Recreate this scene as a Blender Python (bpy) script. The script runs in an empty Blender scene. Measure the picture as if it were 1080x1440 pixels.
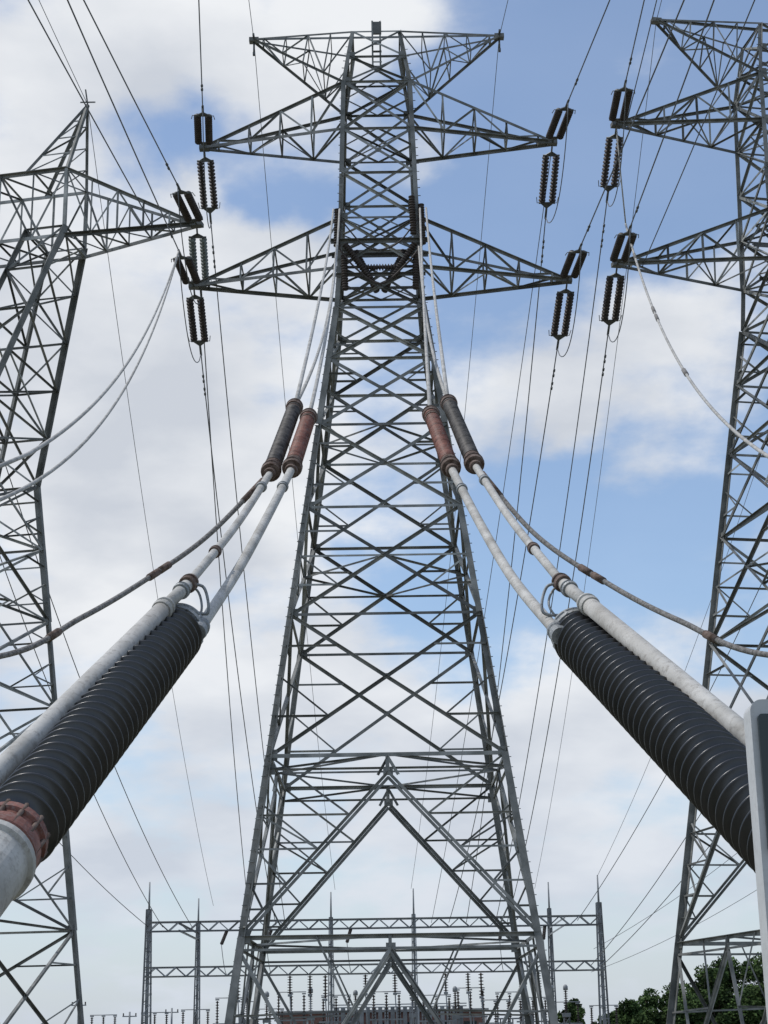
import bpy, math, random
from mathutils import Vector as V, Matrix
random.seed(7)
sc=bpy.context.scene
# ------------------------------------------------------------ materials
def newmat(name):
    m=bpy.data.materials.new(name); m.use_nodes=True
    nt=m.node_tree; b=nt.nodes['Principled BSDF']
    return m,nt,b
def noisemat(name,c1,c2,scale=4,rough=.6,metal=0,tone=False,bump=0,detail=6,lo=.35,hi=.65,spec=.5,coat=0,dirt=None):
    m,nt,b=newmat(name); N=nt.nodes; L=nt.links
    tc=N.new('ShaderNodeTexCoord'); n=N.new('ShaderNodeTexNoise'); n.inputs['Scale'].default_value=scale; n.inputs['Detail'].default_value=detail
    L.new(tc.outputs['Object'],n.inputs['Vector'])
    r=N.new('ShaderNodeValToRGB'); r.color_ramp.elements[0].position=lo; r.color_ramp.elements[1].position=hi
    r.color_ramp.elements[0].color=(*c1,1); r.color_ramp.elements[1].color=(*c2,1)
    L.new(n.outputs['Fac'],r.inputs['Fac']); out=r.outputs['Color']
    if dirt:
        n3=N.new('ShaderNodeTexNoise'); n3.inputs['Scale'].default_value=scale*6; n3.inputs['Detail'].default_value=10; n3.inputs['Roughness'].default_value=.7
        L.new(tc.outputs['Object'],n3.inputs['Vector'])
        r3=N.new('ShaderNodeValToRGB'); r3.color_ramp.elements[0].position=.5; r3.color_ramp.elements[1].position=.72
        L.new(n3.outputs['Fac'],r3.inputs['Fac'])
        mx=N.new('ShaderNodeMix'); mx.data_type='RGBA'; L.new(r3.outputs['Color'],mx.inputs['Factor']); L.new(out,mx.inputs['A']); mx.inputs['B'].default_value=(*dirt,1); out=mx.outputs['Result']
    if tone:
        a=N.new('ShaderNodeAttribute'); a.attribute_name='tone'
        mx=N.new('ShaderNodeMix'); mx.data_type='RGBA'; mx.blend_type='MULTIPLY'; mx.inputs['Factor'].default_value=1
        L.new(out,mx.inputs['A']); L.new(a.outputs['Color'],mx.inputs['B']); out=mx.outputs['Result']
    L.new(out,b.inputs['Base Color'])
    b.inputs['Roughness'].default_value=rough; b.inputs['Metallic'].default_value=metal
    b.inputs['Specular IOR Level'].default_value=spec; b.inputs['Coat Weight'].default_value=coat
    if bump:
        bp=N.new('ShaderNodeBump'); bp.inputs['Strength'].default_value=bump; bp.inputs['Distance'].default_value=.01
        n2=N.new('ShaderNodeTexNoise'); n2.inputs['Scale'].default_value=scale*8; L.new(tc.outputs['Object'],n2.inputs['Vector'])
        L.new(n2.outputs['Fac'],bp.inputs['Height']); L.new(bp.outputs['Normal'],b.inputs['Normal'])
    return m
STEEL=noisemat('galvanized_steel',(.14,.145,.135),(.28,.28,.262),1.3,.7,.1,tone=True,spec=.35)
GSTEEL=noisemat('gantry_steel',(.20,.21,.215),(.31,.32,.325),1.0,.6,.2,tone=True)
INS=noisemat('brown_porcelain',(.042,.035,.031),(.08,.063,.056),6,.6,0,spec=.25)
INSG=noisemat('glass_insulator',(.15,.17,.16),(.22,.25,.24),6,.5,0,spec=.3)
HARD=noisemat('line_hardware',(.07,.075,.075),(.15,.155,.15),5,.5,.4)
WIRE=noisemat('aluminium_conductor',(.12,.125,.13),(.19,.195,.20),2,.55,.4)
DROP=noisemat('pale_cable',(.30,.29,.265),(.48,.465,.43),3,.7,.0)
PIPE=noisemat('weathered_white_pipe',(.34,.325,.29),(.55,.535,.495),4,.65,.0,bump=.2,lo=.3,hi=.65,dirt=(.25,.23,.20),spec=.3)
PIPEG=noisemat('grey_cast_metal',(.20,.21,.205),(.38,.39,.385),9,.55,.3,bump=.3,dirt=(.12,.11,.10))
BLACK=noisemat('black_silicone',(.006,.006,.007),(.018,.017,.018),9,.30,0,spec=.8)
DKINS=noisemat('dark_ribbed_polymer',(.035,.033,.031),(.12,.11,.10),14,.6,spec=.3)
RED=noisemat('red_brown_glaze',(.12,.045,.032),(.28,.12,.09),8,.6,0,bump=.3,dirt=(.22,.18,.16),spec=.3)
RUST=noisemat('rusty_fitting',(.08,.05,.035),(.2,.15,.125),22,.8,.1,bump=.4,spec=.3)
ROPE=noisemat('braided_cable',(.12,.11,.10),(.29,.275,.255),40,.8,0,bump=.5)
CONC=noisemat('concrete',(.28,.27,.25),(.4,.39,.36),3,.9,bump=.3)
CAB=noisemat('painted_cabinet',(.50,.50,.49),(.60,.60,.585),6,.45,bump=.05,dirt=(.45,.44,.42))
CABD=noisemat('dark_window',(.02,.03,.03),(.035,.045,.045),3,.2)
# ------------------------------------------------------------ builder
class MB:
    def __init__(s,name,mats):
        s.n=name; s.m=mats; s.v=[]; s.f=[]; s.fm=[]; s.t=[]; s.sm=[]
    def add(s,vs,fs,mi=0,tone=1,smooth=False):
        o=len(s.v); s.v+= [tuple(p) for p in vs]; s.t+=[tone]*len(vs)
        for f in fs: s.f.append(tuple(i+o for i in f)); s.fm.append(mi); s.sm.append(smooth)
    def frame(s,d,ref=None):
        d=d.normalized(); ref=ref or V((0,0,1))
        if abs(d.dot(ref))>.97: ref=V((1,0,0)) if abs(d.x)<.9 else V((0,1,0))
        a=d.cross(ref).normalized(); b=d.cross(a).normalized(); return a,b
    def L(s,p,q,w=.1,mi=0,tone=None):
        p=V(p);q=V(q)
        if (q-p).length<1e-4: return
        a,b=s.frame(q-p); t=max(.012,w*.13); j=random.uniform(-.006,.006)
        if random.random()<.5: a=-a
        pr=[(0,0),(w,0),(w,t),(t,t),(t,w),(0,w)]
        vs=[P+a*(x-w*.35+j)+b*(y-w*.35+j) for P in (p,q) for x,y in pr]
        fs=[(i,(i+1)%6,(i+1)%6+6,i+6) for i in range(6)]+[(5,4,3,2,1,0),(6,7,8,9,10,11)]
        s.add(vs,fs,mi,tone if tone else random.choice((.55,.7,.85,1,1,1.1,1.3,1.7)))
    def box(s,c,sx,sy,sz,mi=0,tone=1,R=None):
        c=V(c); vs=[]
        for x in (-.5,.5):
            for y in (-.5,.5):
                for z in (-.5,.5):
                    v=V((x*sx,y*sy,z*sz)); vs.append(c+(R@v if R else v))
        s.add(vs,[(0,1,3,2),(4,6,7,5),(0,4,5,1),(2,3,7,6),(0,2,6,4),(1,5,7,3)],mi,tone)
    def lathe(s,p,q,prof,n=16,mi=0,smooth=True,tone=1):
        p=V(p);q=V(q);d=(q-p);Ln=d.length;d.normalize();a,b=s.frame(d)
        vs=[];fs=[]
        for t,r in prof:
            for i in range(n):
                th=2*math.pi*i/n; vs.append(p+d*t+a*r*math.cos(th)+b*r*math.sin(th))
        for k in range(len(prof)-1):
            for i in range(n):
                j=(i+1)%n; fs.append((k*n+i,k*n+j,(k+1)*n+j,(k+1)*n+i))
        fs.append(tuple(range(n))[::-1]); fs.append(tuple((len(prof)-1)*n+i for i in range(n)))
        s.add(vs,fs,mi,tone,smooth)
    def cyl(s,p,q,r,r2=None,n=12,mi=0):
        Ln=(V(q)-V(p)).length; s.lathe(p,q,[(0,r),(Ln,r if r2 is None else r2)],n,mi)
    def tube(s,pts,r,n=6,mi=0,r2=None):
        pts=[V(p) for p in pts]; vs=[];fs=[]; m=len(pts)
        a,b=s.frame(pts[1]-pts[0])
        for k,p in enumerate(pts):
            d=(pts[min(k+1,m-1)]-pts[max(k-1,0)]).normalized()
            a=(a-d*a.dot(d)).normalized(); b=d.cross(a)
            rr=r if r2 is None else r+(r2-r)*k/(m-1)
            for i in range(n):
                th=2*math.pi*i/n; vs.append(p+a*rr*math.cos(th)+b*rr*math.sin(th))
        for k in range(m-1):
            for i in range(n):
                j=(i+1)%n; fs.append((k*n+i,k*n+j,(k+1)*n+j,(k+1)*n+i))
        fs.append(tuple(range(n))[::-1]); fs.append(tuple((m-1)*n+i for i in range(n)))
        s.add(vs,fs,mi,1,True)
    def done(s,M=None):
        me=bpy.data.meshes.new(s.n); vs=s.v
        me.from_pydata(vs,[],s.f)
        for m in s.m: me.materials.append(m)
        me.polygons.foreach_set('material_index',s.fm); me.polygons.foreach_set('use_smooth',s.sm)
        at=me.color_attributes.new('tone','FLOAT_COLOR','POINT')
        at.data.foreach_set('color',[c for t in s.t for c in (t,t,t,1)])
        me.update(); ob=bpy.data.objects.new(s.n,me); sc.collection.objects.link(ob)
        if M: ob.matrix_world=M
        return ob
def lerp(a,b,t): return V(a)*(1-t)+V(b)*t
def interp(tab,z):
    for (z0,h0),(z1,h1) in zip(tab,tab[1:]):
        if z<=z1: return h0+(h1-h0)*(z-z0)/(z1-z0)
    return tab[-1][1]
def catenary(p,q,sag,n=28):
    return [lerp(p,q,i/n)-V((0,0,4*sag*(i/n)*(1-i/n))) for i in range(n+1)]
def smooth(pts,n=8):
    pts=[V(p) for p in pts]; out=[]
    P=[2*pts[0]-pts[1]]+pts+[2*pts[-1]-pts[-2]]
    for i in range(1,len(P)-2):
        for k in range(n):
            t=k/n; a,b,c,d=P[i-1:i+3]
            out.append(.5*((2*b)+(c-a)*t+(2*a-5*b+4*c-d)*t*t+(3*b-a-3*c+d)*t**3))
    out.append(pts[-1]); return out
# ------------------------------------------------------------ lattice tower
def lattice_body(m,hwf,levels,legw,brw,redundant=True,hor=True,sub=0):
    def F(k,x,z,hy=None):
        h=hwf(z); v=V((x,-h,z)); return Matrix.Rotation(k*math.pi/2,3,'Z')@v
    for k in range(4):
        for z0,z1 in zip(levels,levels[1:]):
            h0,h1=hwf(z0),hwf(z1)
            m.L(F(k,-h0,z0),F(k,-h1,z1),legw,tone=random.choice((.8,.95,1.05)))
            a0,b0,a1,b1=F(k,-h0,z0),F(k,h0,z0),F(k,-h1,z1),F(k,h1,z1)
            m.L(a0,b1,brw); m.L(b0,a1,brw)
            if hor: m.L(a1,b1,brw*.8)
            t=h0/(h0+h1); zc=z0+(z1-z0)*t; hc=hwf(zc)
            n=lerp(a0,b1,t); m.box(n,.3,.03,.24,R=Matrix.Rotation(k*math.pi/2,3,'Z'))
            for s_,c_ in ((1,a0),(-1,b0)):
                m.box(c_+Matrix.Rotation(k*math.pi/2,3,'Z')@V((s_*.16,-.02,.05)),.34,.02,.42,tone=.85,R=Matrix.Rotation(k*math.pi/2,3,'Z'))
            if redundant:
                for tt in (t*.5,t+(1-t)*.5):
                    p=lerp(a0,b1,tt); hz=hwf(p.z)
                    sx=-1 if tt<t else 1
                    m.L(F(k,sx*hz,p.z),p,brw*.6)
                    p2=lerp(b0,a1,tt); m.L(F(k,-sx*hz,p2.z),p2,brw*.6)
                    if tt<t:
                        m.L(F(k,sx*hc,zc),p,brw*.5); m.L(F(k,-sx*hc,zc),p2,brw*.5)
    return F
def crossarm(m,side,hb,zb,ht,zt,Lt,zl,w,n=4,hor_top=False):
    tip=V((side*Lt,0,zl))
    ch=[]
    for sy in (-1,1):
        B0=V((side*hb,sy*hb,zb)); T0=V((side*ht,sy*ht,zt)); tp=tip+V((0,sy*.12,0))
        m.L(B0,tp,w,tone=.9); m.L(T0,tp,w*.9,tone=.9); ch.append((B0,T0,tp))
        pb,pt=B0,T0
        for i in range(1,n+1):
            t=i/(n+.45); b=lerp(B0,tp,t); u=lerp(T0,tp,t)
            m.L(b,u,w*.6)
            if i%2: m.L(pt,b,w*.6)
            else: m.L(pb,u,w*.6)
            pb,pt=b,u
    (Bf,Tf,tf),(Br,Tr,tr)=ch
    pf,pr,qf,qr=Bf,Br,Tf,Tr
    for i in range(1,n+1):
        t=i/(n+.45); f,r_=lerp(Bf,tf,t),lerp(Br,tr,t); m.L(f,r_,w*.5)
        m.L(pf,r_,w*.5) if i%2 else m.L(pr,f,w*.5); pf,pr=f,r_
        f,r_=lerp(Tf,tf,t),lerp(Tr,tr,t); m.L(f,r_,w*.45); qf,qr=f,r_
    m.box(tip,.5,.36,.22,tone=.8)
    return tip
TAB=[(0,6.8),(36,2.0),(40,1.89),(47.9,1.68),(51,1.2)]
def double_circuit_tower(M):
    m=MB('transmission_tower',[STEEL,CONC,INS]); hwf=lambda z:interp(TAB,z)
    F=lattice_body(m,hwf,[13.1,19.5,24.7,28.9,32.4,35.2],.27,.155)
    lattice_body(m,hwf,[35.2,37.4,40.1,42.6,45.1,47.8],.22,.13,redundant=False)
    lattice_body(m,hwf,[47.8,49.4,51.0],.18,.10,redundant=False)
    Rk=lambda k:Matrix.Rotation(k*math.pi/2,3,'Z')
    for k in range(4):
        def G(x,z): return Rk(k)@V((x,-hwf(z),z))
        za,zb=13.1,5.5; ha,hb=hwf(za),hwf(zb)
        for z0,z1 in ((5.5,13.1),(0,5.5)):
            m.L(G(-hwf(z0),z0),G(-hwf(z1),z1),.31,tone=.95)
        m.L(G(-ha,za),G(ha,za),.17,tone=1.3); m.L(G(-hwf(12.5),12.5),G(hwf(12.5),12.5),.09)
        m.L(G(-hb,zb),G(hb,zb),.18,tone=1.1); m.L(G(-hwf(5.0),5.0),G(hwf(5.0),5.0),.10)
        for s in (-1,1):
            ap=G(0,za-.75)
            for o in (0,.24):
                m.L(ap+V((0,0,-o)),G(s*(hb-.1),zb+.35-o),.13,tone=1 if o else 1.2)
            m.L(G(0,za),G(s*hwf(12.5),12.5),.09); m.L(G(0,za),ap,.16); m.L(G(0,za-.1),G(s*.45,12.2),.12)
            base=G(s*(hb-.1),zb+.35)
            prev=None
            for t in (.28,.5,.72,.88):
                p=lerp(ap,base,t); q=G(s*hwf(p.z),p.z); m.L(p,q,.085)
                if prev is not None: m.L(prev,p,.08)
                prev=q
            p=lerp(ap,base,.5); m.L(lerp(ap,base,.28),G(s*ha,za),.09); m.L(p,G(s*hwf(11),11),.08)
            a2=G(0,zb-.45); foot=G(s*3.3,0)
            for o in (0,.22): m.L(a2+V((0,0,-o)),foot,.13)
            m.L(G(s*hwf(4.9),4.9),foot,.13); m.L(G(0,zb),a2,.14)
            m.L(foot,G(s*hwf(.1),.1),.12)
            m.L(lerp(a2,foot,.5),lerp(G(s*hwf(4.9),4.9),foot,.5),.08)
            m.L(lerp(G(s*hwf(4.9),4.9),foot,.5),G(s*hwf(2.4),2.4),.08)
            m.L(lerp(a2,foot,.5),G(s*hb*.5,zb),.08)
        m.box(G(0,za-.75),.42,.04,.34,R=Rk(k)); m.box(G(0,zb-.45),.4,.04,.3,R=Rk(k))
        for z in (za,zb,12.5): m.box(G(-hwf(z)+.12,z),.4,.03,.45,R=Rk(k))
        m.box(G(-6.8,.1)+V((0,0,-.05)),1.1,1.1,.5,1)
    for z in (13.1,5.5,22.3,28.9,37.4,40.1,45.1,47.8):
        h=hwf(z); w=.09 if z<30 else .08
        mids=[V((0,-h,z)),V((h,0,z)),V((0,h,z)),V((-h,0,z))]
        for i in range(4): m.L(mids[i],mids[(i+1)%4],w)
        if z>35: m.L((-h,-h,z),(h,h,z),w); m.L((h,-h,z),(-h,h,z),w)
        if z in (13.1,): m.L((-h,0,z),(h,0,z),w)
        if z==22.3:
            for k in range(4): m.L(Rk(k)@V((-h,-h,z)),Rk(k)@V((h,-h,z)),.09)
    z=3.
    while z<50:
        h=hwf(z); m.L((h,-h,z),(h+.2,-h-.02,z),.03); m.L((-h,-h,z+.2),(-h-.2,-h-.02,z+.2),.03); z+=.45
    for s in (-1,1):
        crossarm(m,s,hwf(45.1),45.1,hwf(47.8),47.8,8.9,45.1,.16)
        crossarm(m,s,hwf(37.4),37.4,hwf(40.1),40.1,9.3,37.4,.16)
        crossarm(m,s,hwf(47.8),47.8,1.2,51.0,6.4,51.35,.11,n=4)
    m.L((-6.4,-.12,51.35),(6.4,-.12,51.35),.12)
    m.box((0,-1.2,51.2),.5,.12,.7,tone=.6)
    for x in (-.2,.2): m.L((x,-1.25,48.8),(x,-1.25,51.6),.09)
    for z in (49.2,49.8,50.4): m.L((-.25,-1.25,z),(.25,-1.25,z),.08)
    for y in (-2.2,-.6):
        m.L((-2.4,y,38.7),(2.4,y,38.7),.2,tone=.7); m.L((-2.2,y,36.9),(2.2,y,36.9),.15,tone=.7)
    for (p,q) in (((-1.7,-2.2,38.5),(-.5,-2.4,36.6)),((1.7,-2.2,38.5),(.6,-2.4,36.6)),((-1.2,-1.2,38.6),(-.2,-1.6,36.3)),((1.2,-1.2,38.6),(.2,-1.6,36.3)),
                  ((-2.05,-2.2,40.4),(-2.1,-2.3,38.4)),((2.05,-2.2,40.6),(2.1,-2.3,38.4)),((-.9,-2.3,37.2),(.9,-2.3,37.2)),((1.6,-2.3,41),(1.65,-2.3,39)),
                  ((-1.75,-2.25,37.9),(-1.7,-2.4,36.0)),((1.75,-2.25,37.9),(1.7,-2.4,36.0))):
        Ln=(V(q)-V(p)).length; prof=[]; t=0
        while t<Ln: prof+=[(t,.08),(t+.03,.17),(t+.07,.16),(t+.09,.08)]; t+=.14
        m.lathe(p,q,prof,10,2)
    m.tube(smooth([(-2.1,-2.3,38.4),(-1.2,-2.5,37.1),(0,-2.6,36.2),(1.2,-2.5,37.2),(2.1,-2.3,38.4)],8),.05,6,2)
    m.tube(smooth([(-1.9,-2.3,39.8),(-.8,-2.5,38.3),(.1,-2.6,38.0),(1.,-2.5,38.5),(1.9,-2.3,39.8)],8),.04,6,2)
    return m.done(M)
YT=78
double_circuit_tower(Matrix.Translation((0,YT,0)))
RT=Matrix.Translation((20.7,YT,0))@Matrix.Rotation(math.radians(11),4,'Z')
double_circuit_tower(RT)
# ------------------------------------------------------------ cat-head tower (left)
def cathead(M):
    m=MB('transmission_tower',[STEEL,CONC]); tab=[(0,6.5),(28,3.9)]; hwf=lambda z:interp(tab,z)
    lattice_body(m,hwf,[0,6.5,12.2,17,21.2,24.8,28],.28,.13)
    for z in (12.2,21.2,28):
        h=hwf(z)
        mids=[V((0,-h,z)),V((h,0,z)),V((0,h,z)),V((-h,0,z))]
        for i in range(4): m.L(mids[i],mids[(i+1)%4],.1)
    for sx in (-1,1):
        for sy in (-1,1): m.box((sx*6.5,sy*6.5,.05),1.1,1.1,.5,1)
    for s in (-1,1):
        O=[[V((s*3.9,sy*3.9,28)),V((s*7.0,sy*1.3,39.5))] for sy in (-1,1)]
        I=[[V((s*1.6,sy*3.9,28.0)),V((s*5.0,sy*1.3,39.5))] for sy in (-1,1)]
        for c in O+I: m.L(c[0],c[1],.27,tone=.85)
        n=5
        for j in range(2):
            for i in range(n):
                a,b=lerp(*O[j],i/n),lerp(*O[j],(i+1)/n); c,d=lerp(*I[j],i/n),lerp(*I[j],(i+1)/n)
                if i%2: m.L(a,d,.11)
                else: m.L(c,b,.11)
                m.L(b,d,.09)
        for C in (O,I):
            for i in range(n):
                a,b=lerp(*C[0],i/n),lerp(*C[0],(i+1)/n); c,d=lerp(*C[1],i/n),lerp(*C[1],(i+1)/n)
                m.L(a,d,.10); m.L(c,b,.10); m.L(b,d,.09)
        tip=V((s*13.3,0,39.4))
        for sy in (-1,1):
            B0=V((s*7.0,sy*1.3,39.0)); T0=V((s*7.0,sy*1.3,42.6)); tp=tip+V((0,sy*.15,0))
            m.L(B0,tp,.19); m.L(T0,tp,.15); m.L(B0,T0,.16)
            pb,pt=B0,T0
            for i in range(1,5):
                b=lerp(B0,tp,i/5); u=lerp(T0,tp,i/5); m.L(b,u,.08); m.L(pt if i%2 else pb,b if i%2 else u,.08); pb,pt=b,u
            pk=V((s*7.4,0,46.8)); T2=V((s*4.8,sy*1.3,42.6))
            m.L(T0,pk,.15); m.L(T2,pk,.14)
            for t in (.25,.5,.75):
                a=lerp(T0,pk,t); b=lerp(T2,pk,t); m.L(a,b,.07); m.L(a,lerp(T2,pk,t-.25),.07)
        for i in range(1,5):
            a=lerp(V((s*7.0,-1.3,39.0)),tip,i/5); b=lerp(V((s*7.0,1.3,39.0)),tip,i/5); m.L(a,b,.07)
            m.L(lerp(V((s*7.0,-1.3,39.0)),tip,(i-1)/5),b,.07)
        m.L(pk,pk+V((-.15*s,0,.9)),.06); m.L(pk+V((-.4,0,.2)),pk+V((.4,0,.1)),.08)
        m.box(tip,.6,.4,.2,tone=.8)
    n=8
    for z in (39.0,42.6):
        for sy in (-1,1): m.L((-7.0,sy*1.3,z),(7.0,sy*1.3,z),.18)
    for i in range(n):
        x0=-7.0+14*i/n; x1=-7.0+14*(i+1)/n
        for sy in (-1,1):
            m.L((x0,sy*1.3,39.0 if i%2 else 42.6),(x1,sy*1.3,42.6 if i%2 else 39.0),.11); m.L((x1,sy*1.3,39.0),(x1,sy*1.3,42.6),.09)
        for z in (39.0,42.6):
            m.L((x0,-1.3,z),(x1,1.3,z),.08); m.L((x1,-1.3,z),(x1,1.3,z),.08)
    return m.done(M)
ML=Matrix.Translation((-21.9,YT,0))@Matrix.Rotation(math.radians(-12),4,'Z')
cathead(ML)
# ------------------------------------------------------------ insulator strings & conductors
def disc_profile(L0,nd=13,r=.19):
    pr=[(0,.03)]; st=L0/nd
    for i in range(nd):
        t=i*st
        pr+=[(t+.01,.06),(t+st*.3,.08),(t+st*.40,r),(t+st*.58,r*.97),(t+st*.66,.08),(t+st*.95,.06)]
    return pr
def string_set(p,d,mat=INS,L0=2.7,sp=.54):
    """twin tension string from p along d, returns clamp point"""
    m=MB('insulator_string',[mat,HARD]); p=V(p); d=V(d).normalized()
    side=d.cross(V((0,0,1))).normalized()
    a=p+d*.55; b=a+d*L0; e=b+d*.5
    m.cyl(p,p+d*.35,.045,n=8,mi=1)
    up=side.cross(d)
    def yoke(c,tipc):
        n=up*.02; A,B,C=c+side*(sp/2+.1),c-side*(sp/2+.1),tipc
        m.add([A+n,B+n,C+n,A-n,B-n,C-n],[(0,1,2),(5,4,3),(0,3,4,1),(1,4,5,2),(2,5,3,0)],1)
        m.cyl(c+side*(sp/2+.16),c-side*(sp/2+.16),.055,n=8,mi=1)
    yoke(a-d*.05,p+d*.25); yoke(b+d*.05,e-d*.1)
    for s in (-1,1):
        m.lathe(a+side*s*sp/2,b+side*s*sp/2,disc_profile(L0),14,0)
        m.tube([b+side*s*(sp/2),b+side*s*(sp/2+.25)+d*.05,b+side*s*(sp/2+.3)-d*.3],.022,5,1)
    m.cyl(e-d*.15,e+d*.5,.06,n=8,mi=1)
    m.done(); return e+d*.4
def wire(pts,r=.031,mat=WIRE,n=5):
    m=MB('power_line',[mat]); m.tube(pts,r,n); return m.done()
def dampers(p,q,mlist):
    m=MB('vibration_damper',[HARD])
    for t in mlist:
        d=(V(q)-V(p)).normalized(); c=p+d*t-V((0,0,.1))
        m.cyl(c-d*.25,c-d*.1,.06,n=8); m.cyl(c+d*.1,c+d*.25,.06,n=8); m.cyl(c-d*.25,c+d*.25,.015,n=5); m.box(c+V((0,0,.05)),.05,.06,.14)
    m.done()
def circuit(tip,back,front,bs=2.5,mat1=INS,mat2=INS,jump=2.2):
    tip=V(tip)
    tgt=V(back); d=(tgt-tip); d=V((d.x,d.y,d.z-4*bs))
    e=string_set(tip+V((0,.15,-.15)),d,mat1)
    w=catenary(e,tgt,bs); wire(w)
    dampers(w[0],w[1],(1.6,2.5))
    fr=V(front); d2=V((fr.x-tip.x,fr.y-tip.y,fr.z-tip.z))
    e2=string_set(tip+V((0,-.15,-.05)),d2,mat2)
    wire([e2+ (fr-e2)*(i/10)-V((0,0,.8*4*(i/10)*(1-i/10))) for i in range(11)])
    dampers(e2,fr,(2.0,))
    pts=[e2]+[V((lerp(e2,e,t).x,lerp(e2,e,t).y,lerp(e2,e,t).z-jump*math.sin(math.pi*t)**.7)) for t in [i/14 for i in range(1,14)]]+[e]
    wire(pts,.026)
    return e2,e
C=lambda x,z:(x,YT,z)
def fwd(x,z,slope,dz=-.02,L=90): return (x+slope*L,YT-L,z+dz*L)
circuit(C(-8.9,45.1),(-9.0,150,10.7),fwd(-8.9,45.1,.09))
circuit(C(8.9,45.1),(6.5,150,10.7),fwd(8.9,45.1,.095))
LE,_=circuit(C(-9.3,37.4),(-9.8,150,10.7),fwd(-9.3,37.4,-.055))
circuit(C(9.3,37.4),(5.0,150,10.7),fwd(9.3,37.4,.06))
t1=RT@V((-8.9,0,45.1)); t2=RT@V((-9.3,0,37.4))
circuit(t1,(9.0,150,10.7),(t1.x-2.,t1.y-90,43.5)); circuit(t2,(10.0,150,10.7),(t2.x+1.5,t2.y-90,36))
tl=ML@V((13.3,0,39.4))
circuit(tl,(-12.0,150,10.7),(tl.x-9.0,tl.y-90,38.2),mat1=INSG)
q0=ML@V((11.2,0,39.3)); wire(catenary(q0,q0+V((-8.5,-90,-1)),.8))
t1r=RT@V((8.9,0,45.1)); t2r=RT@V((9.3,0,37.4))
wire(catenary(t1r,(16,150,10.7),3)); wire(catenary(t2r,(17,150,7),3)); wire(catenary(RT@V((6.4,0,51.3)),(17.9,150,14.4),3),.018)
wire(catenary(RT@V((-6.4,0,51.3)),(13.7,165,14.6),3),.018)
for dx,z,slope in ((.5,45.1,-.02),(.9,37.4,.02)):
    p=RT@V((-8.9+dx,0,z)); wire(catenary(p,p+V((slope*90,-90,-2)),.8),.026)
wire(catenary(ML@V((7.4,0,46.8)),(-16.7,165,13.5),3),.018); wire(catenary((-24,YT,39.0),(-19.5,150,10.7),3)); wire(catenary((-22,YT,39.0),(-17,150,10.7),3))
wire(catenary((34,80,37),(18,150,7),3)); wire(catenary((-36,80,38),(-20.7,150,10.7),3)); wire(catenary((44,90,34),(19,165,9),3),.022); wire(catenary((46,95,28),(19,168,7),3),.022)
wire(catenary(C(8.9,45.0),(3.5,150,10.7),2.0),.022)
for s,bx in ((-1,-5.2),(1,2.0)):
    tp=V((s*6.4,YT,51.3))
    wire(catenary(tp,(bx,165,14.8),3),.018); e=V((s*6.4+ (0.9 if s>0 else .2)*4,YT-60,50)); wire(catenary(tp,e,.5),.018)
    m=MB('earth_wire_clamp',[HARD]); m.cyl(tp,tp-V((0,0,.7)),.05,n=8); m.box(tp-V((0,0,.75)),.12,.15,.16)
    m.box(tp+V((0,-.3,.12)),.10,.4,.12); m.done()
tp=RT@V((-6.4,0,51.3)); wire(catenary(tp,tp+V((-1,-60,-1)),.5),.018)
tp=ML@V((7.4,0,46.8)); wire(catenary(tp,tp+V((-4,-60,1)),.5),.018)
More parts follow.
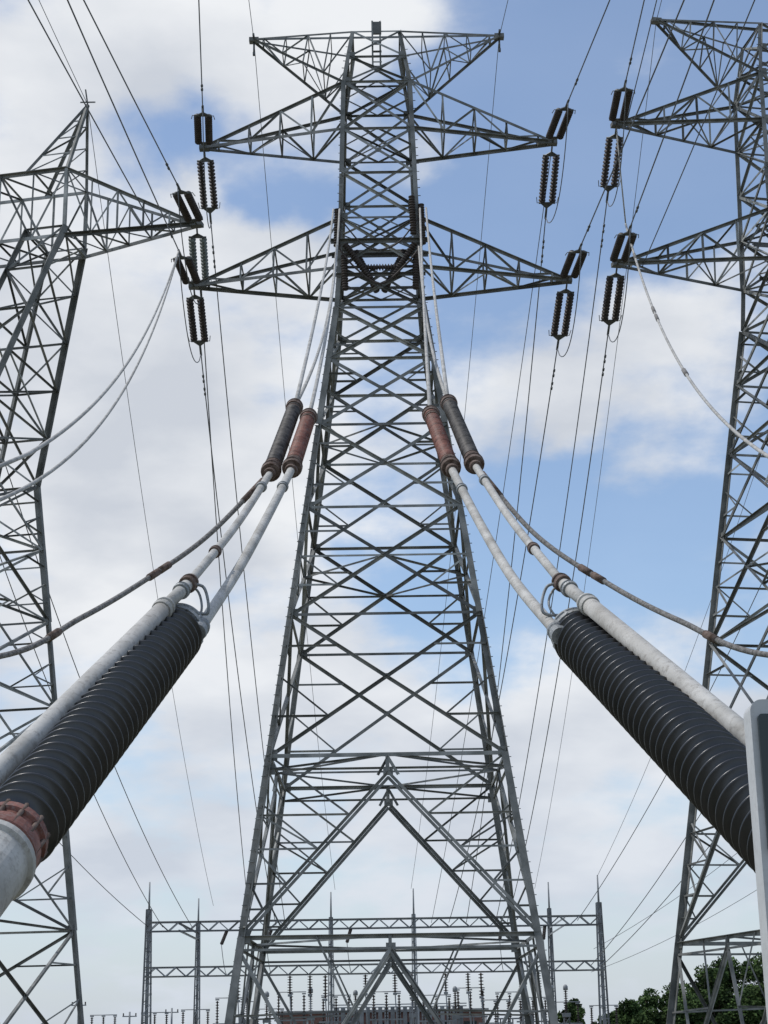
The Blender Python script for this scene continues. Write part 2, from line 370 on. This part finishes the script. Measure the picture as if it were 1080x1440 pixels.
# ------------------------------------------------------------ gantry
def gantry():
    m=MB('substation_gantry',[GSTEEL,CONC,INS])
    def mast(x,y,h,w=.45):
        for sx in (-1,1):
            for sy in (-1,1): m.L((x+sx*w/2,y+sy*w/2,0),(x+sx*w/4,y+sy*w/4,h*.84),.09)
        n=14
        for i in range(n):
            z0,z1=h*.84*i/n,h*.84*(i+1)/n; a=w/2*(1-.5*i/n); b=w/2*(1-.5*(i+1)/n)
            m.L((x-a,y-a,z0),(x+b,y-b,z1),.05); m.L((x+a,y-a,z0),(x+a,y+a,z1),.05); m.L((x-a,y+a,z0),(x-b,y-b,z1),.05); m.L((x+b,y-b,z1),(x-b,y-b,z1),.05)
        m.box((x,y,h*.42),w*.35,w*.35,h*.84)
        m.cyl((x,y,h*.8),(x,y,h),.10,.06,n=8)
        m.box((x,y,.1),1.2,1.2,.3,1)
    mast(-20.7,150,14.5,.8); mast(17.9,150,14.5,.8)
    for x,h in ((-18.1,14.2),(-5.6,14.6),(2.2,14.8),(15.0,15.2)): mast(x,165,h,.6)
    def beam(x0,x1,y,z,hh=.75):
        for sy in (-1,1):
            for dz in (0,hh): m.L((x0,y+sy*hh/2,z+dz),(x1,y+sy*hh/2,z+dz),.12)
        n=int((x1-x0)/.85)
        for i in range(n):
            a=x0+(x1-x0)*i/n; b=x0+(x1-x0)*(i+1)/n
            for sy in (-1,1): m.L((a,y+sy*hh/2,z+(hh if i%2 else 0)),(b,y+sy*hh/2,z+(0 if i%2 else hh)),.08)
            m.L((a,y-hh/2,z),(b,y+hh/2,z),.06)
    beam(-20.7,17.9,150,10.35); beam(-20.9,18.2,150,6.6)
    for x in (-18.1,15.0):
        m.L((x,150,10.4),(x,165,10.4),.15); m.L((x,150,11),(x,165,11),.15)
    for i,x in enumerate((-13,-8.6,-6.9,-5.6,-2.2,.3,1.7,4.6,6.5,7.6,11,12.5)):
        z=6.5; L0=1.5 if i%3 else 1.9
        m.lathe((x,150,z),(x,150,z-L0),disc_profile(L0,7,.22),8,2); m.cyl((x,150,z-L0),(x+.2,150.5,z-5.5),.05,n=5); m.box((x,150,z-L0-.1),.35,.3,.2)
    for x in (-14,-12,-10.2,-3.4,9.5,13.2):
        z=10.3; m.lathe((x,150,z),(x-.3,148.4,z-1.2),disc_profile(2,8,.16),8,2); m.tube(catenary((x-.3,148.4,z-1.2),(x,150,6.7),.4,8),.03,5)
    return m.done()
gantry()
# ------------------------------------------------------------ switchyard equipment and building
def breaker(x,y,h=3.6):
    m=MB('disconnect_switch',[GSTEEL,INS,CONC])
    for dx in (-1.2,0,1.2):
        m.L((x+dx,y,0),(x+dx,y,h*.55),.16); m.L((x+dx+.25,y,0),(x+dx+.25,y,h*.55),.12)
        m.lathe((x+dx,y,h*.55),(x+dx,y,h*.95),disc_profile(h*.4,8,.17),10,1); m.box((x+dx,y,h*.97),.35,.35,.12)
    m.box((x,y,h*.54),3.2,.35,.14); m.cyl((x-1.4,y,h),(x+1.4,y,h),.05,n=6); m.box((x,y,.1),3.4,.8,.22,2)
    m.done()
for x,y,h in ((-19,172,4.2),(-15.5,170,5.2),(-14.5,174,4.9),(-12,175,4.2),(13.5,170,4.8),(17,174,4.4),(-30,185,4),(9.8,168,4.6),(20.5,172,4),(11.5,173,5.4),(-24,180,4.1),(-9.5,168,5.6),(-5.2,166,5.2),(-.5,168,5.5),(4.2,167,5.1),(7.6,171,5.8)): breaker(x,y,h)
def post_equipment(x,y,h):
    m=MB('instrument_transformer',[GSTEEL,INS,CONC])
    for sx in (-.25,.25):
        for sy in (-.25,.25): m.L((x+sx,y+sy,0),(x+sx,y+sy,h*.5),.08)
    for i in range(4): m.L((x-.25,y-.25,h*.5*i/4),(x+.25,y-.25,h*.5*(i+1)/4),.05)
    m.box((x,y,h*.53),.7,.7,.35,tone=.8); m.lathe((x,y,h*.56),(x,y,h*.9),disc_profile(h*.34,10,.2),12,1); m.lathe((x,y,h*.9),(x,y,h),[(0,.12),(.05,.22),(h*.06,.22),(h*.09,.1)],12,0)
    m.box((x,y,.1),1,1,.25,2); m.done()
for x,h in ((-13.2,5.6),(-11.4,5.6),(-7.4,5.9),(-3.3,5.6),(1.9,6.1),(5.8,5.8),(12.2,6.4),(14.6,5.8),(15.9,5.8)): post_equipment(x,162,h)
BR=bpy.data.materials.new('brick'); BR.use_nodes=True
nt=BR.node_tree; b=nt.nodes['Principled BSDF']; tc=nt.nodes.new('ShaderNodeTexCoord'); bt=nt.nodes.new('ShaderNodeTexBrick')
mp=nt.nodes.new('ShaderNodeMapping'); mp.inputs['Rotation'].default_value=(math.radians(90),0,0)
nt.links.new(tc.outputs['Object'],mp.inputs['Vector']); nt.links.new(mp.outputs['Vector'],bt.inputs['Vector'])
bt.inputs['Scale'].default_value=3; bt.inputs['Color1'].default_value=(.25,.09,.06,1); bt.inputs['Color2'].default_value=(.18,.07,.05,1); bt.inputs['Mortar'].default_value=(.3,.28,.25,1)
nt.links.new(bt.outputs['Color'],b.inputs['Base Color']); b.inputs['Roughness'].default_value=.9
m=MB('brick_control_building',[BR,CONC,CABD])
m.box((-1,186,1.9),21,8,3.8,0); m.box((-1,186,3.93),21.8,8.8,.25,1)
for i in range(7):
    x=-10+i*3; m.box((x,181.98,2.1),1.3,.1,1.4,2); m.box((x,181.95,1.32),1.5,.16,.1,1)
m.box((9,181.97,1.2),1.2,.12,2.3,2); m.done()
m=MB('cooling_equipment_rack',[GSTEEL])
for i in range(21):
    m.box((-5.5+i*.62,178,2.4),.4,1.6,3.6,tone=random.uniform(.5,1.3))
m.box((.7,178,.5),13.4,2,.9,tone=.8)
for z in (4.25,4.5): m.box((.7,178,z),13.6,.12,.1)
m.done()
for x,y,h in ((-33.5,190,5.6),(-29.5,200,4.5),(-26,210,5.)):
    m=MB('utility_pole',[GSTEEL,INS]); m.cyl((x,y,0),(x,y,h),.14,.1,n=8); m.box((x,y,h-.5),1.6,.12,.12)
    for dx in (-.7,0,.7): m.lathe((x+dx,y,h-.44),(x+dx,y,h-.1),disc_profile(.3,3,.08),8,1)
    m.done()
# ------------------------------------------------------------ foreground bushings
def bushing(top,bot):
    m=MB('transformer_bushing',[BLACK,PIPEG,RED,PIPE,RUST]); top=V(top);bot=V(bot); d=(top-bot); L0=d.length; d.normalize()
    nsh=int(round((L0-.06)/.107)); pr=[(0,.12)]
    for i in range(nsh):
        st=(L0-.06)/nsh; t=.02+i*st; R0=.182
        pr+=[(t,.108),(t+st*.36,.112),(t+st*.50,R0-.006),(t+st*.53,R0-.001),(t+st*.57,R0),(t+st*.61,R0-.003),(t+st*.68,.118),(t+st*.95,.108)]
    pr.append((L0,.12)); m.lathe(bot,top,pr,56,0)
    a=top; m.lathe(a,a+d*.3,[(0,.13),(0,.168),(.035,.172),(.045,.155),(.10,.150),(.105,.162),(.125,.162),(.13,.14),(.17,.12),(.19,.06),(.30,.055)],40,1,smooth=False)
    A,B=m.frame(d)
    for i in range(12):
        th=i*math.pi/6; c=a+(A*math.cos(th)+B*math.sin(th))*.162; m.cyl(c-d*.0,c+d*.075,.011,n=6,mi=1)
    m.lathe(bot-d*.02,bot-d*.24,[(0,.14),(0,.165),(.05,.168),(.06,.15),(.10,.147),(.12,.168),(.20,.17),(.22,.15)],40,2,smooth=False)
    for i in range(12):
        th=i*math.pi/6; c=bot-d*.02+(A*math.cos(th)+B*math.sin(th))*.158; m.cyl(c-d*.2,c+d*.02,.012,n=6,mi=4)
    q=bot-d*.24; m.lathe(q,q-d*1.1,[(0,.15),(.03,.185),(.07,.185),(.08,.165),(.9,.17),(.92,.23),(1.0,.23),(1.02,.2),(1.1,.2)],40,3,smooth=False)
    e=q-d*1.0; m.lathe(e,V((e.x,e.y-.4,.55)),[(0,.3),(.3,.36),((e-V((e.x,e.y-.4,.55))).length,.36)],32,3)
    m.box((e.x,e.y-.4,.3),1.1,1.1,.6,1)
    return m.done()
TL=(-1.314,10.45,4.03);BL=(-1.632,7.48,2.45)
TR=(1.213,10.47,3.97);BRt=(1.648,7.01,2.28)
bushing(TL,BL); bushing(TR,BRt)
def collar(m,c,d,r,w,mi): 
    c=V(c);d=V(d).normalized(); m.lathe(c-d*w/2,c+d*w/2,[(0,r*.8),(0,r),(w*.3,r*1.08),(w*.35,r*.92),(w*.65,r*.92),(w*.7,r*1.08),(w,r),(w,r*.8)],20,mi,smooth=False)
def link_insulator(p,q,mat,r=.072):
    m=MB('link_insulator',[mat,RUST,PIPEG]); p=V(p);q=V(q);L0=(q-p).length; d=(q-p).normalized()
    pr=[]; n=24; st=(L0-.3)/n
    for i in range(n):
        t=.15+i*st; pr+=[(t,r*.80),(t+st*.3,r*.82),(t+st*.5,r*1.12),(t+st*.62,r*1.1),(t+st*.75,r*.84)]
    m.lathe(p,q,pr,20,0)
    for c in (p+d*.1,q-d*.1): collar(m,c,d,r*1.25,.16,1)
    for c in (p+d*.28,q-d*.28): collar(m,c,d,r*1.08,.08,1)
    m.done()
TOW={'L1':(-2.1,75.9,38.6),'L2':(-1.95,75.8,40.4),'R1':(1.9,75.9,38.4),'R2':(2.0,75.8,40.4)}
for side,Abot,Acol,Ai0,Ai1,Bst,Bi0,Bi1,ta,tb in (
  (-1,(-1.819,8.0,2.81),(-1.267,10.65,4.40),(-1.061,15.19,6.65),(-.971,17.81,8.31),(-1.171,10.45,4.05),(-.861,15.18,6.68),(-.794,17.38,8.03),'L1','L2'),
  ( 1,(1.709,8.16,2.96),(1.139,10.66,4.37),(.861,15.18,6.69),(.732,17.81,8.33),(1.07,10.37,3.97),(.64,15.18,6.66),(.518,17.38,8.04),'R1','R2')):
    Ab=V(Abot);Ac=V(Acol);d=(Ac-Ab).normalized()
    m=MB('busbar_pipe',[PIPE,RUST,PIPEG])
    m.cyl(Ab-d*1.6,Ac-d*.55,.054,n=24); m.cyl(Ac-d*.55,Ac,.040,n=24)
    collar(m,Ac-d*.55,d,.062,.10,0); collar(m,Ac,d,.056,.09,1); collar(m,Ac-d*.16,d,.052,.06,2)
    e=Ab-d*1.6; m.cyl(e,V((e.x,e.y,.1)),.07,n=20,mi=2); m.box((e.x,e.y,.15),.5,.5,.3,2)
    mid=lerp(Ac,Ai0,.5)-V((0,0,.05))
    P=smooth([Ac,mid,V(Ai0)],10); m.tube(P,.030,14,0,r2=.034)
    dd=(P[4]-P[3]); collar(m,P[5],dd,.042,.10,1); collar(m,P[-1],dd,.055,.18,1); collar(m,P[-4],dd,.046,.1,2)
    cap=V(TL if side<0 else TR)+ (V(TL)-V(BL)).normalized()*.2
    m.tube(smooth([Ac-d*.02,Ac+V((-side*.10,.0,-.03)),Ac+V((-side*.13,-.02,-.20)),cap+V((-side*.06,.0,.08)),cap+V((0,0,.02)),cap+V((side*.12,-.1,.03))],8),.010,10,2)
    m.tube(smooth([Ac-d*.02,Ac+V((-side*.06,.02,-.05)),Ac+V((-side*.09,-.02,-.16)),cap+V((-side*.1,.0,.02))],8),.008,10,2)
    m.done()
    m=MB('busbar_pipe',[PIPE,RUST,PIPEG])
    sag=.06 if side<0 else .12
    P=smooth([V(Bst),lerp(Bst,Bi0,.33)-V((0,0,sag)),lerp(Bst,Bi0,.66)-V((0,0,sag*.8)),V(Bi0)],10); m.tube(P,.038,16,0,r2=.038)
    collar(m,P[0],P[1]-P[0],.056,.18,2); collar(m,P[-1],P[-1]-P[-2],.058,.14,1); collar(m,P[-5],P[-1]-P[-2],.048,.08,2)
    m.done()
    link_insulator(Ai0,Ai1,DKINS); link_insulator(Bi0,Bi1,RED)
    for st,t,sg in ((Ai1,ta,1.1),(Bi1,tb,1.0),(Ai1,tb,.5)):
        m=MB('dropper_cable',[DROP,HARD])
        m.tube(catenary(V(st),V(TOW[t])+V((side*(.3 if sg==.5 else 0),0,0)),sg,30),.024,8,0,r2=.05); m.done()
def side_cable(pts):
    m=MB('flexible_jumper_cable',[ROPE,RUST]); P=smooth(pts,12)
    m.tube(P,.022,10,0)
    for i in (19,21,40):
        if i<len(P)-2: 
            a,b=P[i],P[i+1]; m.cyl(a,a+(b-a).normalized()*.15,.031,n=10,mi=1)
    m.cyl(P[1],P[5],.028,n=10,mi=1)
    m.done()
side_cable([(-1.08,15.1,6.6),(-1.55,14.3,5.78),(-1.99,13.54,5.18),(-2.33,12.7,4.68),(-2.73,11.75,4.18),(-3.6,9.8,3.7)])
side_cable([(.88,15.1,6.64),(1.33,14.3,5.74),(1.86,13.57,5.09),(2.25,12.7,4.58),(2.70,11.78,4.11),(3.6,9.9,3.7)])
for o in (0,.35):
    m=MB('dropper_cable',[DROP]); m.tube(catenary(LE+V((0,-.2*o,0)),(-6.74+o*1.3,28.6,10.7+o*2.4),2.2-o*2,30)+[V((-6.3+o,22,8.4+o))],.04,8); m.done()
m=MB('dropper_cable',[DROP,ROPE]); m.tube([t1+V((0,0,-.1)),V((12.15,77,42.5)),V((12.4,YT,40.45))],.035,8)
P=catenary((12.4,YT,40.45),(6.77,28.4,11.2),2.0,30)
m.tube(P+[V((6.2,22,8.4))],.055,8,r2=.035)
for i in (4,11,12,19): m.cyl(P[i],lerp(P[i],P[i+1],.6),.07,n=8,mi=1)
m.done()
# ------------------------------------------------------------ cabinet at right
m=MB('control_cabinet',[CAB,CABD,PIPEG])
def rrect(x0,x1,z0,z1,r,n=8):
    out=[]
    for cx,cz,a0 in ((x1-r,z1-r,0),(x0+r,z1-r,90),(x0+r,z0+r,180),(x1-r,z0+r,270)):
        for i in range(n+1):
            a=math.radians(a0+90*i/n); out.append((cx+r*math.cos(a),cz+r*math.sin(a)))
    return out
def slab(x0,x1,z0,z1,r,y0,y1,mi):
    o=rrect(x0,x1,z0,z1,r); n=len(o)
    vs=[(x,y0,z) for x,z in o]+[(x,y1,z) for x,z in o]
    m.add(vs,[tuple(range(n)),tuple(range(2*n-1,n-1,-1))]+[(i,i+n,(i+1)%n+n,(i+1)%n) for i in range(n)],mi)
slab(1.058,1.75,1.15,2.52,.035,4.93,5.03,0)
slab(1.076,1.70,2.08,2.475,.012,4.915,4.93,1)
slab(1.10,1.69,1.20,2.03,.02,4.922,4.93,0)
for x in (1.2,1.6): m.box((x,5.0,.6),.08,.05,1.2,2)
m.box((1.4,5.0,.06),.8,.5,.12,2)
m.done()
# ------------------------------------------------------------ trees
LEAF=noisemat('foliage',(.022,.04,.014),(.07,.11,.035),.9,.95,tone=True,spec=.1)
BARK=noisemat('bark',(.06,.045,.035),(.12,.1,.08),5,.9)
def tree(m,x,y,h,w):
    m.cyl((x,y,0),(x,y,h*.45),.22,.15,n=8,mi=1)
    cl=[]
    for i in range(22):
        a=random.uniform(0,6.28); z=h*random.uniform(.12,.88)
        rr=random.uniform(0,.85)*w*(1.0 if z<h*.6 else .6)
        c=V((x+rr*math.cos(a),y+rr*math.sin(a),z)); cl.append((c,random.uniform(.22,.38)*w)); m.cyl((x,y,h*.3),c,.08,.03,n=5,mi=1)
    for c,r in cl:
        tn0=random.uniform(.6,1.5)
        for k in range(260):
            d=V((random.gauss(0,1),random.gauss(0,1),random.gauss(0,1))).normalized()*r*random.uniform(.6,1.1); p=c+d
            s=random.uniform(.13,.27); a=V((random.uniform(-1,1),random.uniform(-1,1),random.uniform(-1,1))).normalized(); b=a.orthogonal().normalized()
            m.add([p-a*s,p+b*s*.6,p+a*s,p-b*s*.6],[(0,1,2,3)],0,tn0*random.uniform(.7,1.3))
random.seed(11)
m=MB('tree_row',[LEAF,BARK])
for x,y,h,w in ((25,205,3.6,2.2),(27.5,202,5.0,2.8),(30,204,6.2,3.2),(32.5,204,7.4,3.6),(35.5,201,9.0,3.8),(38.5,205,9.8,4.0),(41.5,200,9.8,4.0),(45,203,11.2,4.6),(49,201,12,4.8),(54,204,12.4,4.8),(60,202,11,4.6),(46,190,8.8,3.8),(42.5,192,7.4,3.6),(39,193,6.8,3.6),(35.5,194,6,3.4),(32,195,5.2,3.2),(28.5,196,4,2.8)):
    tree(m,x,y,h,w)
m.done()
m=MB('tree',[LEAF,BARK]); tree(m,18.5,182,4.8,1.9); m.done()
# ------------------------------------------------------------ ground
G=noisemat('gravel_and_grass',(.10,.11,.06),(.22,.20,.16),.15,.95,bump=.4,detail=12)
me=bpy.data.meshes.new('ground'); me.from_pydata([(-3000,-3000,0),(3000,-3000,0),(3000,3000,0),(-3000,3000,0)],[],[(0,1,2,3)]); me.materials.append(G)
sc.collection.objects.link(bpy.data.objects.new('ground',me))
# ------------------------------------------------------------ camera
th=math.atan(735/2400)
cam=bpy.data.cameras.new('camera'); co=bpy.data.objects.new('camera',cam); sc.collection.objects.link(co); sc.camera=co
cam.sensor_fit='VERTICAL'; cam.sensor_height=36; cam.lens=60; cam.clip_end=8000
co.location=(0,0,1.6)
co.rotation_euler=(Matrix.Rotation(math.pi/2+th,3,'X')@Matrix.Rotation(math.radians(-.9),3,'Z')).to_euler()
# ------------------------------------------------------------ sun + sky
el,az=math.radians(60),math.radians(-85)
sun=bpy.data.lights.new('sun','SUN'); sun.energy=2.2; sun.angle=math.radians(1.0); sun.color=(1,.96,.9)
so=bpy.data.objects.new('sun',sun); sc.collection.objects.link(so)
dirv=V((math.sin(az)*math.cos(el),math.cos(az)*math.cos(el),math.sin(el)))
so.rotation_euler=dirv.to_track_quat('Z','Y').to_euler()
w=bpy.data.worlds.new('World'); sc.world=w; w.use_nodes=True; nt=w.node_tree; N=nt.nodes; L=nt.links
w.cycles.sampling_method='MANUAL'; w.cycles.sample_map_resolution=256
bg=N['Background']; bg.inputs['Strength'].default_value=.1
sky=N.new('ShaderNodeTexSky'); sky.sky_type='NISHITA'; sky.sun_disc=False; sky.sun_elevation=el; sky.sun_rotation=az; sky.air_density=1.0; sky.dust_density=1.0
gain=N.new('ShaderNodeMix'); gain.data_type='RGBA'; gain.blend_type='MULTIPLY'; gain.inputs['Factor'].default_value=1; gain.inputs['B'].default_value=(1.45,1.55,1.62,1); L.new(sky.outputs[0],gain.inputs['A'])
tc=N.new('ShaderNodeTexCoord'); sp=N.new('ShaderNodeSeparateXYZ'); L.new(tc.outputs['Generated'],sp.inputs[0])
def M_(op,a,b=None,c=None,clamp=False):
    n=N.new('ShaderNodeMath'); n.operation=op; n.use_clamp=clamp
    for i,x in enumerate((a,b,c)):
        if x is None: continue
        if isinstance(x,(int,float)): n.inputs[i].default_value=x
        else: L.new(x,n.inputs[i])
    return n.outputs[0]
X,Y,Z=sp.outputs
AZ=M_('MULTIPLY',M_('ARCTAN2',X,Y),57.2958); EL=M_('MULTIPLY',M_('ARCSINE',Z),57.2958)
nw=N.new('ShaderNodeTexNoise'); nw.inputs['Scale'].default_value=10; nw.inputs['Detail'].default_value=6; L.new(tc.outputs['Generated'],nw.inputs['Vector'])
sw=N.new('ShaderNodeSeparateColor'); L.new(nw.outputs['Color'],sw.inputs[0])
AZw=M_('ADD',AZ,M_('MULTIPLY',M_('SUBTRACT',sw.outputs[0],.5),9)); ELw=M_('ADD',EL,M_('MULTIPLY',M_('SUBTRACT',sw.outputs[1],.5),7))
def blob(a,e,ra,re,wt):
    dx=M_('DIVIDE',M_('SUBTRACT',AZw,a),ra); dy=M_('DIVIDE',M_('SUBTRACT',ELw,e),re)
    s=M_('ADD',M_('MULTIPLY',dx,dx),M_('MULTIPLY',dy,dy))
    return M_('MULTIPLY',M_('EXPONENT',M_('MULTIPLY',s,-1)),wt)
tot=None
# cloud banks: azimuth, elevation, half-widths (degrees), weight
for a_,e_,ra,re,wt in ((-2.8,32.9,6.4,2.1,.58),(-12.9,30.6,5.1,3.5,.45),(-9.3,18.9,9,8,.68),(-3.9,26.4,3.3,1.9,.45),(10.5,22.6,4.4,2.3,.52),(4.5,20.1,3.1,1.5,.52),(1.5,26.9,1.5,2.1,.30),
           (-2.3,11.4,4.9,1.9,.45),(6.7,10.5,5.4,2.1,.45),(-6.2,6.3,12.9,2.6,.30),(8,5.8,10.3,2.8,.28),
           (-6.9,28.5,4.4,1.5,-.5),(7.2,29.2,8.5,5.4,-.40),(9.3,15.6,6.7,3.0,-.35),(1.3,14.7,3.9,1.9,-.25)):
    o=blob(a_,e_,ra,re,wt); tot=o if tot is None else M_('ADD',tot,o)
zz=M_('ADD',M_('MAXIMUM',Z,0),.35)
cb=N.new('ShaderNodeCombineXYZ'); L.new(M_('DIVIDE',X,zz),cb.inputs[0]); L.new(M_('DIVIDE',Y,zz),cb.inputs[1]); L.new(M_('MULTIPLY',Z,1.5),cb.inputs[2])
n1=N.new('ShaderNodeTexNoise'); n1.inputs['Scale'].default_value=6.5; n1.inputs['Detail'].default_value=12; n1.inputs['Roughness'].default_value=.55; L.new(cb.outputs[0],n1.inputs['Vector'])
dens=M_('ADD',M_('MULTIPLY',M_('SUBTRACT',n1.outputs['Fac'],.5),1.6),M_('ADD',tot,.28))
mr=N.new('ShaderNodeMapRange'); mr.interpolation_type='SMOOTHSTEP'; mr.inputs['From Min'].default_value=.15; mr.inputs['From Max'].default_value=.70; mr.inputs['To Min'].default_value=.10; L.new(dens,mr.inputs['Value'])
mask=mr.outputs[0]
n2=N.new('ShaderNodeTexNoise'); n2.inputs['Scale'].default_value=5; n2.inputs['Detail'].default_value=8; n2.inputs['Roughness'].default_value=.5; L.new(cb.outputs[0],n2.inputs['Vector'])
cr=N.new('ShaderNodeValToRGB'); e=cr.color_ramp.elements; e[0].position=.36; e[1].position=.64; e[0].color=(.60,.64,.71,1); e[1].color=(.86,.88,.91,1); L.new(n2.outputs['Fac'],cr.inputs['Fac'])
sc_=N.new('ShaderNodeMix'); sc_.data_type='RGBA'; sc_.blend_type='MULTIPLY'; sc_.inputs['Factor'].default_value=1; sc_.inputs['B'].default_value=(10,10,10,1); L.new(cr.outputs[0],sc_.inputs['A'])
mx=N.new('ShaderNodeMix'); mx.data_type='RGBA'; L.new(mask,mx.inputs['Factor']); L.new(gain.outputs['Result'],mx.inputs['A']); L.new(sc_.outputs['Result'],mx.inputs['B'])
hz=N.new('ShaderNodeMapRange'); hz.inputs['From Min'].default_value=14; hz.inputs['From Max'].default_value=0; hz.inputs['To Max'].default_value=.75; L.new(EL,hz.inputs['Value'])
mh=N.new('ShaderNodeMix'); mh.data_type='RGBA'; L.new(hz.outputs[0],mh.inputs['Factor']); L.new(mx.outputs['Result'],mh.inputs['A']); mh.inputs['B'].default_value=(5.9,6.6,7.7,1)
L.new(mh.outputs['Result'],bg.inputs['Color'])
sc.view_settings.view_transform='Standard'; sc.view_settings.look='None'; sc.view_settings.exposure=0
